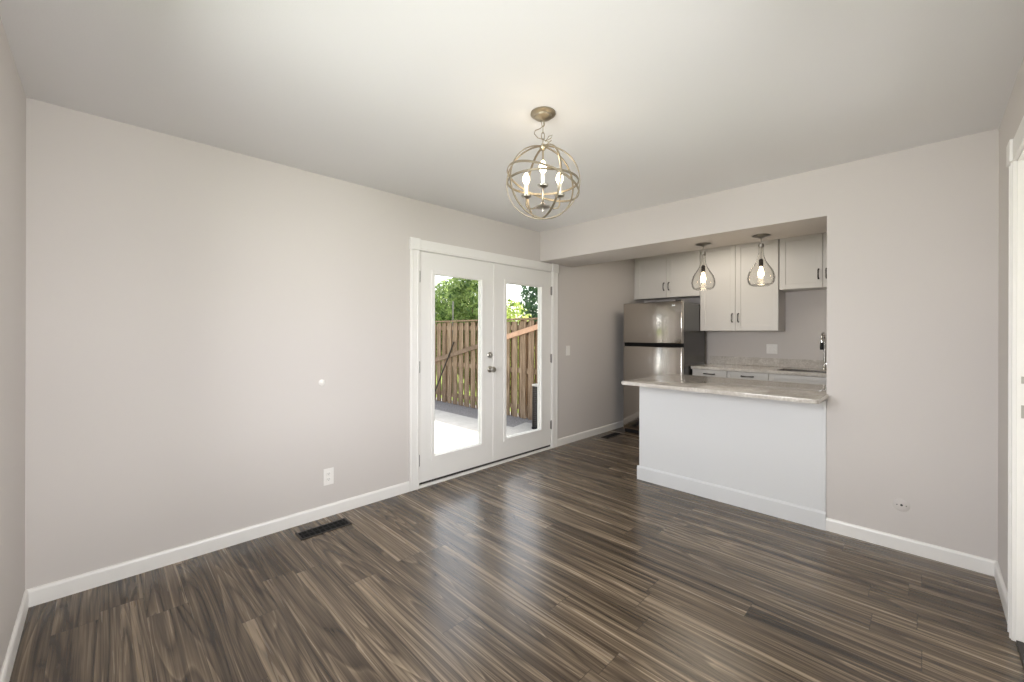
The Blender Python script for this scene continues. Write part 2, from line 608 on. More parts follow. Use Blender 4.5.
b = MB()
for y0, y1 in ((1.820, 1.908), (3.659, 3.760)):
    b.box(XW, XW + .016, y0, y1, 0, DH + .004, .003)
    b.box(XW, XW + .020, y0 + .012, y0 + .022, 0, DH, .003).box(XW, XW + .020, y1 - .022, y1 - .012, 0, DH, .003)
b.box(XW, XW + .016, 1.908, 3.659, DH + .006, HS - .006, .003)
b.box(XW, XW + .020, 1.908, 3.659, DH + .02, DH + .028, .002)
for y0, y1 in ((1.815, 1.912), (3.655, 3.765)):
    b.box(XW, XW + .024, y0, y1, DH + .002, HS - .001, .003)
struct('trim_2', b, M['trim'], 'white door casing with square corner blocks round the French doors', 'trim')
tr3 = struct('trim_3', MB().box(XW - .02, XW + .016, DY0 - .003, DY1 + .003, 0, .02, .003), M['trim'], 'white strip along the foot of the French doors', 'trim')
struct('trim_4', MB().box(XW - .15, XW - .012, DY0 - .003, DY1 + .003, .0, .038), M['bronze'], 'dark door sill under the French doors', 'sill')

# ------------------------------------------------------------------ French door leaves
DX1 = XW - .002       # inner face of leaves
DX0 = DX1 - .044


def door_leaf(name, y0, y1, g0, g1, label):
    t = thing(name, (DX1, (y0 + y1) / 2, .045), label, 'door', None, 'structure')
    z0, z1 = .042, DH
    gz0, gz1 = .236, 1.838
    b = MB()
    b.box(DX0, DX1, y0, g0, z0, z1).box(DX0, DX1, g1, y1, z0, z1).box(DX0, DX1, g0, g1, z0, gz0).box(DX0, DX1, g0, g1, gz1, z1)
    b.build('door_slab', M['door'], t)
    # raised moulding round the glass, both faces
    b = MB()
    for f0, d in ((DX1, 1), (DX0, -1)):
        w = .026
        for (ya, yb, za, zb) in ((g0 - w, g0 + .008, gz0 - w, gz1 + w), (g1 - .008, g1 + w, gz0 - w, gz1 + w), (g0, g1, gz0 - w, gz0 + .008), (g0, g1, gz1 - .008, gz1 + w)):
            b.box(f0 - d * .008, f0 + d * .008, ya, yb, za, zb, .004)
    b.build('glass_frame', M['door'], t)
    xm = (DX0 + DX1) / 2
    b = MB().box(xm - .004, xm + .004, g0 - .004, g1 + .004, gz0 - .004, gz1 + .004)
    b.build('glass_pane', M['pane'], t)
    return t


ym = 2.7835
dl = door_leaf('door_1', DY0, ym - .002, DY0 + .150, DY0 + .705, 'left French door leaf with knob and deadbolt')
dr = door_leaf('door_2', ym + .002, DY1, ym + .150, ym + .706, 'right French door leaf without a knob')
MB().box(DX1 - .002, DX1 + .005, ym - .024, ym + .022, .045, DH - .002, .003).build('astragal', M['door'], dr)


def hinges(root, y, zs, m):
    for z in zs:
        b = MB().lathe([(.0, -.05), (.006, -.05), (.0075, -.047), (.0075, .047), (.006, .05), (.0, .05)], (DX1 + .006, y, z), 10)
        b.box(DX1 - .001, DX1 + .003, y - .012, y + .012, z - .045, z + .045)
        b.build('hinge', m, root, True)


hinges(dl, DY0 - .001, (1.795, 1.028, .235), M['hinge'])
hinges(dr, DY1 + .001, (1.80, 1.03, .27), M['hinge'])
ky = 2.716
b = MB().lathe([(.0, 0), (.030, 0), (.031, .006), (.026, .012), (.016, .014), (.0, .014)], (DX1, ky, 1.10), 24, 'x')
b.box(DX1 + .012, DX1 + .026, ky - .005, ky + .005, 1.10 - .016, 1.10 + .016, .003)
b.build('deadbolt', M['nickel'], dl, True)
b = MB().lathe([(.0, 0), (.031, 0), (.032, .005), (.026, .011), (.013, .014), (.011, .030), (.018, .036), (.027, .046), (.029, .056), (.026, .066), (.015, .071), (.0, .072)], (DX1, ky, .962), 24, 'x')
b.build('door_knob', M['nickel'], dl, True)

# ------------------------------------------------------------------ doorway in the right wall
b = MB()
b.box(XR - .002, XR + .122, RY1, RY1 + .019, 0, 2.079).box(XR - .002, XR + .122, RY0 - .019, RY0, 0, 2.079).box(XR - .002, XR + .122, RY0 - .019, RY1 + .019, 2.06, 2.079)
b.box(XR + .045, XR + .08, RY1 - .012, RY1, 0, 2.06).box(XR + .045, XR + .08, RY0, RY0 + .012, 0, 2.06).box(XR + .045, XR + .08, RY0, RY1, 2.048, 2.06)
jr = struct('trim_5', b, M['trim'], 'white jamb of the doorway at the right edge', 'trim')
for z, h in ((1.125, .03), (.99, .055)):
    MB().box(XR + .010, XR + .034, RY1 - .0015, RY1 + .001, z - h / 2, z + h / 2).build('strike_plate', M['nickel'], jr)
b = MB()
for y0, y1 in ((RY1 + .006, RY1 + .092), (RY0 - .092, RY0 - .006)):
    b.box(XR - .015, XR, y0, y1, 0, 2.066, .003)
    b.box(XR - .019, XR, y0 + .012, y0 + .022, 0, 2.066, .003).box(XR - .019, XR, y1 - .022, y1 - .012, 0, 2.066, .003)
b.box(XR - .015, XR, RY0 - .006, RY1 + .006, 2.066, 2.155, .003)
for y0, y1 in ((RY1 + .001, RY1 + .097), (RY0 - .097, RY0 - .001)):
    b.box(XR - .024, XR, y0, y1, 2.066, 2.162, .003)
struct('trim_6', b, M['trim'], 'white casing with corner block round the doorway at the right edge', 'trim')
struct('trim_7', MB().box(XR - .002, XR + .15, RY0, RY1, 0, .012), M['bronze'], 'dark threshold of the doorway at the right edge', 'sill')

# ------------------------------------------------------------------ kitchen: refrigerator
FX0, FX1, FY0, FY1 = -2.885, -2.092, 4.97, 5.715
fr = thing('refrigerator', ((FX0 + FX1) / 2, (FY0 + FY1) / 2, 0), 'stainless steel top-freezer refrigerator in the kitchen corner', 'refrigerator')
MB().box(FX0 + .004, FX1 - .004, FY0 + .075, FY1, .03, 1.70, .006).build('body', M['fridge_side'], fr)
MB().box(FX0, FX1, FY0, FY0 + .066, 1.192, 1.715, .012, 3).build('freezer_door', M['steel'], fr, True)
MB().box(FX0, FX1, FY0, FY0 + .066, .045, 1.150, .012, 3).build('lower_door', M['steel'], fr, True)
b = MB().box(FX0 + .012, FX1 - .012, FY0 + .014, FY0 + .078, 1.148, 1.194)
b.box(FX0 + .03, FX1 - .10, FY0 + .004, FY0 + .03, 1.152, 1.178, .006)
b.build('handle_recess', M['gasket'], fr)
MB().box(FX0 + .01, FX1 - .01, FY0 + .068, FY0 + .076, .05, 1.71).build('door_gasket', M['gasket'], fr)
MB().box(FX0 + .012, FX1 - .012, FY0 + .03, FY0 + .09, .004, .045).build('toe_grille', M['black'], fr)
MB().box(FX1 - .09, FX1 - .02, FY0 + .01, FY0 + .09, 1.715, 1.735, .005).build('hinge_cover', M['fridge_side'], fr)
MB().box(FX1 - .125, FX1 - .085, FY0 - .002, FY0 + .002, 1.655, 1.668, .001).build('badge', M['chrome'], fr)
for sx in (FX0 + .06, FX1 - .06):
    MB().lathe([(.0, 0), (.02, 0), (.02, .03), (.0, .03)], (sx, FY1 - .08, 0), 12).build('foot', M['black'], fr)


# ------------------------------------------------------------------ kitchen cabinets
def shaker(b, x0, x1, z0, z1, yf, th=.02, rail=.058, d=-1):
    """door whose face is at yf and looks toward d along Y"""
    yb = yf - d * th
    yr = yf - d * .009
    b.box(x0 + rail - .002, x1 - rail + .002, yr, yb, z0 + rail - .002, z1 - rail + .002)
    for (xa, xb, za, zb) in ((x0, x0 + rail, z0, z1), (x1 - rail, x1, z0, z1), (x0 + rail, x1 - rail, z0, z0 + rail), (x0 + rail, x1 - rail, z1 - rail, z1)):
        b.box(xa, xb, yf, yb, za, zb, .0015, 1)
    return b


def pull(x, z, yf, vertical, parent, L=.10):
    b = MB()
    y = yf - .026
    e = L / 2
    if vertical:
        pts = [(x, yf, z - e), (x, yf - .014, z - e), (x, y, z - e + .012), (x, y - .004, z), (x, y, z + e - .012), (x, yf - .014, z + e), (x, yf, z + e)]
    else:
        pts = [(x - e, yf, z), (x - e, yf - .014, z), (x - e + .012, y, z), (x, y - .004, z), (x + e - .012, y, z), (x + e, yf - .014, z), (x + e, yf, z)]
    b.tube(pts, [.007, .0065, .007, .0055, .007, .0065, .007], 10)
    for p in (pts[0], pts[-1]):
        b.lathe([(.0, -.004), (.009, -.004), (.009, 0), (.0, 0)], p, 12, 'y')
    return b.build('handle', M['pull'], parent, True)


UT = 2.425  # top of upper cabinets
UF = 5.53   # face of upper doors


def upper(x0, x1, z0, seam, label, hz):
    t = thing('upper_cabinet', ((x0 + x1) / 2, YK, z0), label, 'cabinet', 'white upper kitchen cabinets')
    MB().box(x0, x1, UF + .021, YK - .001, z0, UT).build('body', M['cabinet'], t)
    for a, c, hx in ((x0 + .002, seam - .0015, seam - .035), (seam + .0015, x1 - .002, seam + .035)):
        b = MB()
        shaker(b, a, c, z0 + .002, UT - .002, UF)
        d = b.build('door', M['cabinet'], t)
        pull(hx, hz, UF, True, d)
    return t


upper(-3.005, -2.098, 1.812, -2.546, 'short white upper cabinet above the refrigerator', 1.965)
upper(-2.092, -1.216, 1.352, -1.672, 'tall white upper cabinet between refrigerator and sink wall', 1.512)
upper(-1.208, -.402, 1.822, -.806, 'short white upper cabinet above the sink, at the opening\'s right edge', 1.97)
# filler between the left cabinet and the wall
tag(MB().box(XW + .001, -3.006, UF + .024, YK - .001, 1.812, UT).build('trim_8', M['cabinet']), 'white filler strip beside the cabinet above the refrigerator', 'trim', None, 'structure')

BF = 5.235  # face of base doors
BT = .878


def base_unit(x0, x1, label, kind):
    t = thing('base_cabinet', ((x0 + x1) / 2, YK, 0), label, 'cabinet', 'white base kitchen cabinets')
    b = MB().box(x0, x1, BF + .075, YK - .001, 0, .10)
    if kind == 'sink':      # open box: the bowl hangs inside it
        b.box(x0, x0 + .018, BF + .021, YK - .001, .10, BT).box(x1 - .018, x1, BF + .021, YK - .001, .10, BT).box(x0 + .018, x1 - .018, YK - .012, YK - .001, .10, BT).box(x0 + .018, x1 - .018, BF + .021, YK - .012, .10, .118).box(x0 + .018, x1 - .018, BF + .021, BF + .04, .118, BT)
    else:
        b.box(x0, x1, BF + .021, YK - .001, .10, BT)
    b.build('body', M['cabinet'], t)
    xm = (x0 + x1) / 2
    zd = .735
    if kind == 'drawer':
        d = shaker(MB(), x0 + .002, x1 - .002, zd, BT - .004, BF, rail=.038).build('drawer', M['cabinet'], t)
        pull(xm, .828, BF, False, d, .12)
        d = shaker(MB(), x0 + .002, x1 - .002, .105, zd - .003, BF).build('door', M['cabinet'], t)
        pull(x1 - .04, .62, BF, True, d)
    else:
        shaker(MB(), x0 + .002, x1 - .002, zd, BT - .004, BF, rail=.045).build('false_front', M['cabinet'], t)
        for a, c, hx in ((x0 + .002, xm - .0015, xm - .035), (xm + .0015, x1 - .002, xm + .035)):
            d = shaker(MB(), a, c, .105, zd - .003, BF).build('door', M['cabinet'], t)
            pull(hx, .62, BF, True, d)
    return t


base_unit(-2.075, -1.672, 'white base cabinet with drawer right beside the refrigerator', 'drawer')
base_unit(-1.669, -1.244, 'white drawer base cabinet just left of the sink cabinet', 'drawer')
base_unit(-1.241, -.330, 'white sink base cabinet with blank front, below the faucet', 'sink')
base_unit(-.327, XR - .002, 'white drawer base cabinet right of the sink cabinet, in the far right corner', 'drawer')

# rear countertop with sink cut-out and backsplash
SX0, SX1, SY0, SY1 = -1.20, -.44, 5.31, 5.68
ct = thing('countertop', (-.9, YK, BT), 'speckled granite countertop along the kitchen far wall', 'countertop')
CF = 5.205
b = MB()
z0, z1 = BT + .001, .914
b.box(-2.083, SX0, CF, YK - .001, z0, z1, .004).box(SX1, XR - .001, CF, YK - .001, z0, z1, .004)
b.box(SX0 - .006, SX1 + .006, CF, SY0, z0, z1, .004).box(SX0 - .006, SX1 + .006, SY1, YK - .001, z0, z1, .004)
b.build('slab', M['granite'], ct)
tag(MB().box(-2.083, XR - .001, YK - .021, YK - .001, .9145, 1.018, .003).build('backsplash', M['granite'], None, False, (-.9, YK, .9145)), 'low speckled granite backsplash strip behind the rear countertop', 'backsplash')
b = MB()
s0 = .012
b.box(SX0, SX1, SY0, SY0 + s0, .72, .912).box(SX0, SX1, SY1 - s0, SY1, .72, .912).box(SX0, SX0 + s0, SY0, SY1, .72, .912).box(SX1 - s0, SX1, SY0, SY1, .72, .912).box(SX0, SX1, SY0, SY1, .715, .73)
tag(b.build('kitchen_sink', M['steel'], None, False, ((SX0 + SX1) / 2, (SY0 + SY1) / 2, .715)), 'steel sink set into the rear granite countertop', 'sink')

# faucet
fa = thing('faucet', (-.815, 5.735, .914), 'chrome gooseneck faucet at the right edge of the kitchen opening', 'faucet')
fx, fy = -.815, 5.735
MB().lathe([(.0, 0), (.028, 0), (.029, .008), (.020, .02), (.016, .06), (.0, .06)], (fx, fy, .914), 20).build('base', M['chrome'], fa, True)
pts = [(fx, fy, .96), (fx, fy, 1.225)]
for k in range(0, 13):
    a = PI * k / 12
    pts.append((fx - .0, fy - .085 + .085 * math.cos(a), 1.245 + .085 * math.sin(a)))
pts += [(fx, fy - .17, 1.215)]
MB().tube(pts, .012, 12).build('spout', M['chrome'], fa, True)
MB().lathe([(.0, 0), (.017, 0), (.019, .02), (.016, .075), (.012, .08), (.0, .08)], (fx, fy - .17, 1.145), 16).build('spray_head', M['black'], fa, True)
MB().tube([(fx + .014, fy, .985), (fx + .04, fy, .99), (fx + .075, fy - .01, 1.03)], [.010, .008, .005], 10).build('lever', M['chrome'], fa, True)


# wall plates
def plate_x(name, y, z, w, h, label, cat, toggles, outlet=False):
    """plate on the French-door wall, facing +X"""
    t = thing(name, (XW, y, z), label, cat)
    MB().box(XW + .0005, XW + .006, y - w / 2, y + w / 2, z - h / 2, z + h / 2, .002).build('plate', M['plastic'], t)
    for k in range(toggles):
        if outlet:
            for dz in (.02, -.02):
                o = MB().box(XW + .005, XW + .008, y - .016, y + .016, z + dz - .014, z + dz + .014, .003).build('socket', M['plastic'], t)
                b = MB()
                for dy in (-.006, .006):
                    b.box(XW + .0078, XW + .0084, y + dy - .001, y + dy + .001, z + dz - .001, z + dz + .008)
                b.box(XW + .0078, XW + .0084, y - .002, y + .002, z + dz - .009, z + dz - .005)
                b.build('slots', M['slot'], o)
        else:
            MB().box(XW + .005, XW + .009, y - .016, y + .016, z - .033, z + .033, .002).build('rocker', M['plastic'], t)
    return t


plate_x('power_outlet', 1.163, .283, .072, .118, 'white duplex outlet low on the long wall', 'outlet', 1, True)
plate_x('light_switch', 3.965, 1.11, .075, .118, 'white light switch right of the French doors', 'switch', 1)
t = thing('wall_switch_plate', (-1.355, YK, 1.13), 'white double plate above the granite backsplash', 'switch')
MB().box(-1.355 - .059, -1.355 + .059, YK - .006, YK - .0005, 1.13 - .058, 1.13 + .058, .002).build('plate', M['plastic'], t)
MB().box(-1.355 - .039, -1.355 - .007, YK - .009, YK - .005, 1.097, 1.163, .002).build('rocker', M['plastic'], t)
for dz in (.02, -.02):
    MB().box(-1.355 + .007, -1.355 + .039, YK - .008, YK - .005, 1.13 + dz - .014, 1.13 + dz + .014, .003).build('socket', M['plastic'], t)
# round cover plate on the right part of the back wall
t = thing('cable_cover_plate', (-.112, YB, .277), 'round wall-coloured cover plate low on the wall right of peninsula', 'cover plate')
MB().lathe([(.0, 0), (.038, 0), (.038, -.003), (.033, -.0065), (.0, -.008)], (-.112, YB, .277), 32, 'y').build('plate', M['wall'], t, True)
MB().lathe([(.0, -.0075), (.006, -.0075), (.006, -.013), (.0, -.013)], (-.112, YB, .279), 14, 'y').build('socket', M['slot'], t, True)
for dx in (-.021, .021):
    MB().lathe([(.0, -.006), (.0035, -.006), (.0035, -.0085), (.0, -.0085)], (-.112 + dx, YB, .277), 10, 'y').build('screw', M['hinge'], t)
# door bumper on the long wall
t = thing('door_bumper', (XW, 1.115, .963), 'small round white door bumper on the long wall above outlet', 'door stop')
MB().lathe([(.0, .0005), (.022, .0005), (.022, .004), (.019, .008), (.0, .009)], (XW, 1.115, .963), 24, 'x').build('plate', M['plastic'], t, True)
MB().lathe([(.0, .008), (.014, .008), (.014, .014), (.010, .018), (.0, .019)], (XW, 1.115, .963), 20, 'x').build('pad', M['plastic'], t, True)


# floor registers
def register(x0, x1, y0, y1, label, n):
    t = thing('floor_register', ((x0 + x1) / 2, (y0 + y1) / 2, 0), label, 'vent', 'bronze floor registers')
    b = MB()
    z = .005
    w = .014
    b.box(x0, x1, y0, y0 + w, 0.0003, z, .002).box(x0, x1, y1 - w, y1, 0.0003, z, .002).box(x0, x0 + w, y0, y1, 0.0003, z, .002).box(x1 - w, x1, y0, y1, 0.0003, z, .002)
    b.build('frame', M['bronze'], t)
    MB().box(x0 + w, x1 - w, y0 + w, y1 - w, 0.0003, .0012).build('damper', M['gasket'], t)
    b = MB()
    xm = (x0 + x1) / 2
    for k in range(n):
        yy = y0 + w + (y1 - y0 - 2 * w) * (k + .5) / n
        b.box(x0 + w, x1 - w, yy - .004, yy + .004, .001, z - .0005)
    b.box(xm - .004, xm + .004, y0 + w, y1 - w, .001, z)
    b.build('louvers', M['black'], t)


register(-2.918, -2.796, .902, 1.232, 'dark metal floor register near the long wall', 9)
register(-2.925, -2.815, 4.50, 4.84, 'dark brown floor register on the kitchen floor by refrigerator', 10)

# ------------------------------------------------------------------ peninsula
PX0 = -1.842
pn = thing('peninsula_cabinet', ((PX0 + XO) / 2, YB, 0), 'white panelled kitchen peninsula below the granite counter', 'cabinet')
MB().box(PX0, XO - .001, YB - .004, YB + .018, 0, .884).build('front_panel', M['panel'], pn)
MB().box(PX0, PX0 + .018, YB + .018, 4.04, 0, .884).build('end_panel', M['panel'], pn)
MB().box(PX0 + .019, XO - .001, YB + .02, 4.02, .10, .884).box(PX0 + .019, XO - .001, YB + .02, 3.96, 0, .10).build('body', M['cabinet'], pn)
b = MB()
b.sweep([(YB - .0045, 0), (YB - .019, 0), (YB - .019, .108), (YB - .013, .118), (YB - .008, .122), (YB - .0045, .122)], 'x', PX0 - .015, XO)
b.sweep([(PX0 - .0005, 0), (PX0 - .015, 0), (PX0 - .015, .108), (PX0 - .009, .118), (PX0 - .004, .122), (PX0 - .0005, .122)], 'y', YB - .0045, 4.04)
b.build('base_trim', M['panel'], pn)
MB().box(XO - .022, XO - .001, YB - .008, YB - .004, .122, .884, .002).build('corner_trim', M['panel'], pn)
n = 3
for k in range(n):
    a = PX0 + .02 + (XO - PX0 - .02) * k / n
    c = PX0 + .02 + (XO - PX0 - .02) * (k + 1) / n
    d = shaker(MB(), a + .002, c - .002, .105, .880, 4.041, d=1).build('door', M['cabinet'], pn)

b = MB()
cy0, cy1 = 3.115, 4.06
cx0, cx1 = -1.828, XO + .010
pts = [(cx0, cy0)]
rr = .035
pts = []
for k in range(7):
    a = PI + (PI / 2) * k / 6
    pts.append((cx0 + .012 + .012 * math.cos(a), cy0 + .012 + .012 * math.sin(a)))
for k in range(7):
    a = -PI / 2 + (PI / 2) * k / 6
    pts.append((cx1 - rr + rr * math.cos(a), cy0 + rr + rr * math.sin(a)))
pts += [(cx1, YB - .001), (XO - .001, YB - .001), (XO - .001, cy1), (cx0, cy1)]
b.prism(pts, .887, .915)
es = [e for e in b.bm.edges if abs(e.verts[0].co.z - e.verts[1].co.z) < 1e-5]
bmesh.ops.bevel(b.bm, geom=es, offset=.006, segments=3, profile=.5, affect='EDGES')
o = b.build('peninsula_countertop', M['granite'], None, True, ((cx0 + cx1) / 2, (cy0 + cy1) / 2, .887))
tag(o, 'speckled granite slab with rounded front corner on the white peninsula', 'countertop')

# ------------------------------------------------------------------ chandelier
CX, CY = -1.384, 1.594
vdir = Vector((CX, CY, 0)).normalized()
rdir = Vector((vdir.y, -vdir.x, 0))
Zv = Vector((0, 0, 1))
ch = thing('orb_chandelier', (CX, CY, H), 'champagne metal orb chandelier with three lit candle bulbs', 'chandelier')
MB().lathe([(.0, H - .0005), (.063, H - .0005), (.064, H - .008), (.056, H - .014), (.046, H - .016), (.044, H - .024), (.030, H - .030), (.014, H - .036), (.0, H - .037)], (CX, CY, 0), 36).build('canopy', M['champagne'], ch, True)
OZ, OR = 2.086, .186
# stem loops and cord
b = MB()
def oval(cx, cy, cz, rx, rz, ang, n=18):
    d = Vector((math.cos(ang), math.sin(ang), 0))
    return [Vector((cx, cy, cz)) + d * (rx * math.cos(2 * PI * k / n)) + Zv * (rz * math.sin(2 * PI * k / n)) for k in range(n)]
a0 = math.atan2(rdir.y, rdir.x)
zs = [H - .050, H - .085, H - .118, H - .150]
for i, z in enumerate(zs):
    b.tube(oval(CX, CY, z, .009, .020, a0 + (PI / 2 if i % 2 else .4), 18), .0022, 6, True)
b.build('chain', M['champagne'], ch, True)
b = MB()
def rel(u, w, z):
    p = Vector((CX, CY, 0)) + rdir * u + vdir * w
    return (p.x, p.y, z)
b.tube([rel(0, 0, H - .03), rel(.004, .004, H - .06), rel(-.014, .008, H - .075), rel(-.040, .006, H - .085), rel(-.044, 0, H - .105), rel(-.026, -.004, H - .128), rel(-.004, -.004, H - .135), rel(.016, 0, H - .142), rel(.040, .004, H - .128), rel(.048, .004, H - .112), rel(.030, 0, H - .120), rel(.012, 0, H - .146), rel(.034, -.003, H - .150), rel(.044, 0, H - .140), rel(.02, 0, H - .16), rel(0, 0, H - .166)], .0022, 6)
b.build('cord', M['champagne'], ch, True)
MB().lathe([(.0, OZ + OR - .022), (.010, OZ + OR - .022), (.017, OZ + OR - .012), (.017, OZ + OR - .002), (.009, OZ + OR + .004), (.006, OZ + OR + .012), (.0, OZ + OR + .013)], (CX, CY, 0), 20).build('top_hub', M['champagne'], ch, True)
for al, rr_ in ((-4, 1.0), (30, .985), (-62, .97)):
    d = rdir * math.cos(R(al)) + vdir * math.sin(R(al))
    MB().band((CX, CY, OZ), d, Zv, OR * rr_, .010, .0045).build('ring', M['champagne'], ch, True)
MB().band((CX, CY, OZ), rdir, vdir, OR * .965, .010, .0045).build('ring', M['champagne'], ch, True)
ta = R(19)
MB().band((CX, CY, OZ), rdir * math.cos(ta) - Zv * math.sin(ta), vdir * math.cos(R(5)) - Zv * math.sin(R(5)), OR * 1.03, .010, .0045).build('ring', M['champagne'], ch, True)
MB().tube([(CX, CY, OZ + OR - .01), (CX, CY, 1.965)], .005, 10).build('stem', M['champagne'], ch, True)
MB().lathe([(.0, 1.935), (.006, 1.938), (.008, 1.945), (.005, 1.951), (.012, 1.955), (.034, 1.958), (.037, 1.963), (.024, 1.969), (.012, 1.978), (.007, 1.986), (.0, 1.986)], (CX, CY, 0), 24).build('finial', M['nickel'], ch, True)
for k in range(3):
    ang = -PI / 2 + 2 * PI * k / 3          # first one toward the camera
    d = rdir * math.cos(ang) + vdir * math.sin(ang)
    def P(r_, z):
        q = Vector((CX, CY, 0)) + d * r_
        return (q.x, q.y, z)
    arm = MB().tube([P(.006, 1.975), P(.03, 1.966), P(.065, 1.962), P(.09, 1.968), P(.1, 1.985), P(.1, 2.028)], .004, 8).build('arm', M['champagne'], ch, True)
    c = P(.1, 0)
    MB().lathe([(.0, 2.020), (.010, 2.022), (.024, 2.030), (.027, 2.037), (.012, 2.036), (.0, 2.036)], c, 20).build('candle_cup', M['nickel'], arm, True)
    MB().lathe([(.0, 2.036), (.0095, 2.036), (.0095, 2.094), (.0, 2.094)], c, 16).build('candle_sleeve', M['candle'], arm, True)
    MB().lathe([(.0, 2.094), (.008, 2.095), (.015, 2.106), (.0195, 2.119), (.017, 2.134), (.009, 2.150), (.002, 2.158), (.0, 2.158)], c, 16).build('bulb', M['bulb'], arm, True)
    lamp('chandelier_bulb_light', 'POINT', P(.1, 2.175), 0.35, (1.0, .80, .56), shadow_soft_size=.02)

# ------------------------------------------------------------------ pendants over the peninsula
PZ = HS


def pendant(x, y, label):
    t = thing('pendant_lamp', (x, y, PZ), label, 'pendant lamp', 'glass teardrop pendants over the peninsula')
    MB().lathe([(.0, PZ - .0005), (.060, PZ - .0005), (.066, PZ - .006), (.060, PZ - .011), (.032, PZ - .016), (.012, PZ - .026), (.0, PZ - .028)], (x, y, 0), 28).build('canopy', M['nickel'], t, True)
    b = MB().tube([(x, y, PZ - .02), (x, y, PZ - .255)], .0035, 8)
    b.build('stem', M['nickel'], t, True)
    b = MB().lathe([(.0, PZ - .250), (.015, PZ - .250), (.016, PZ - .200), (.010, PZ - .190), (.0, PZ - .188)], (x, y, 0), 16)
    b.build('socket', M['bronze'], t, True)
    MB().lathe([(.017, PZ - .098), (.020, PZ - .094), (.020, PZ - .070), (.008, PZ - .062), (.0, PZ - .062)], (x, y, 0), 20).build('collar', M['nickel'], t, True)
    # hand-blown bottle-shaped shade, open at the neck
    prof = [(.018, -.085), (.0185, -.13), (.022, -.165), (.034, -.205), (.058, -.245), (.082, -.280), (.094, -.315), (.099, -.345), (.095, -.375), (.082, -.398), (.055, -.410), (.0, -.414)]
    outer = [(r_, PZ + h_) for r_, h_ in prof]
    inner = [(max(r_ - .003, 0.0), PZ + h_ + .003) for r_, h_ in prof][::-1]
    MB().lathe(outer + inner, (x, y, 0), 40, cap=False).build('glass_shade', M['shade_glass'], t, True)
    MB().lathe([(.0, PZ - .250), (.010, PZ - .252), (.012, PZ - .268), (.020, PZ - .292), (.023, PZ - .312), (.019, PZ - .330), (.009, PZ - .342), (.0, PZ - .345)], (x, y, 0), 20).build('bulb', M['filament'], t, True)
    return t


pa = pendant(-1.408, 3.79, 'left of two clear glass teardrop pendants, hung nearer the refrigerator')
pb = copy_tree(pa)
pb.location = (-.955, 3.79, PZ)
pb['label'] = 'right of two clear glass teardrop pendants, hung nearer the right wall'
for x in (-1.408, -.955):
    lamp('pendant_bulb_light', 'POINT', (x, 3.79, PZ - .385), 0.8, (1.0, .80, .55), shadow_soft_size=.03)

# ------------------------------------------------------------------ outdoors
struct('ground', MB().box(-40, 20, -15, 40, GZ - .3, GZ - .03), M['lawn'], 'sunlit lawn beyond the fence', 'ground')
b = MB().prism([(-14, -4), (XW - .151, -4), (XW - .151, 5.36), (-4.35, 5.36), (-4.98, 5.30), (-4.86, 4.86), (-14, 4.84)], GZ - .1, GZ)
struct('patio_slab', b, M['concrete'], 'pale concrete patio outside the French doors', 'patio')
b = MB().prism([(-14, 4.842), (-4.87, 4.862), (-4.99, 5.305), (-4.36, 5.365), (XW - .151, 5.365), (XW - .151, 5.80), (-14, 5.80)], GZ - .1, GZ - .004)
tag(b.build('mulch_bed', M['mulch']), 'strip of dark mulch along the foot of the fence', 'mulch', None, 'stuff')
# outer step below the right doorway
struct('roof_light_block', MB().box(XR + .121, XR + 3.2, -1.5, 5.0, 2.62, 2.72), M['siding'], 'added unseen roof blocking sun outside the right wall', 'roof')  # added out of view to keep sun and sky off the entry slab
struct('wall_light_block', MB().box(XR + .121, XR + 3.2, 2.02, 2.10, -.02, 2.62), M['siding'], 'added unseen wall blocking lamp light outside the right wall', 'wall')  # added out of view to keep the side lamp off the doorway jamb
struct('entry_slab', MB().box(XR + .151, XR + 3.2, -1.5, 5.0, GZ, -.02), M['concrete'], 'concrete step outside the right doorway', 'step')

# fence
FY = 5.50
FT = 1.56
fe = thing('wooden_fence', (-7.0, FY, GZ), 'weathered wooden board fence seen through the French doors', 'fence')
def picket(x, y, w, top):
    z0 = GZ
    lean = random.uniform(-.006, .006)
    b = MB()
    th = .018
    lo = [(x - w / 2, y), (x + w / 2, y), (x + w / 2, y + th), (x - w / 2, y + th)]
    v0 = [b.bm.verts.new((px_, py_, z0)) for px_, py_ in lo]
    v1 = [b.bm.verts.new((px_ + lean, py_, top)) for px_, py_ in lo]
    b.bm.faces.new(v0[::-1]); b.bm.faces.new(v1)
    for i in range(4):
        b.bm.faces.new((v0[i], v0[(i + 1) % 4], v1[(i + 1) % 4], v1[i]))
    b.build('picket', M['picket'], fe)
x = -11.2
while x < XW - .25:
    picket(x, FY, .132 + random.uniform(-.008, .008), FT - .02 + random.uniform(-.012, .01))
    x += .205
x = -11.1
while x < XW - .25:
    picket(x, FY + .075, .152 + random.uniform(-.012, .008), FT - .02 + random.uniform(-.03, .0))
    x += .205
for z in (1.42, .62, -.06):
    MB().box(-11.4, XW - .16, FY + .019, FY + .057, z - .045, z + .045).build('rail', M['picket'], fe)
MB().box(-11.4, XW - .16, FY - .03, FY + .11, FT, FT + .03).build('cap_rail', M['picket'], fe)
for px_ in (-10.2, -7.78, -5.36, -3.3):
    MB().box(px_ - .045, px_ + .045, FY + .095, FY + .185, GZ, FT + .02).build('post', M['picket'], fe)
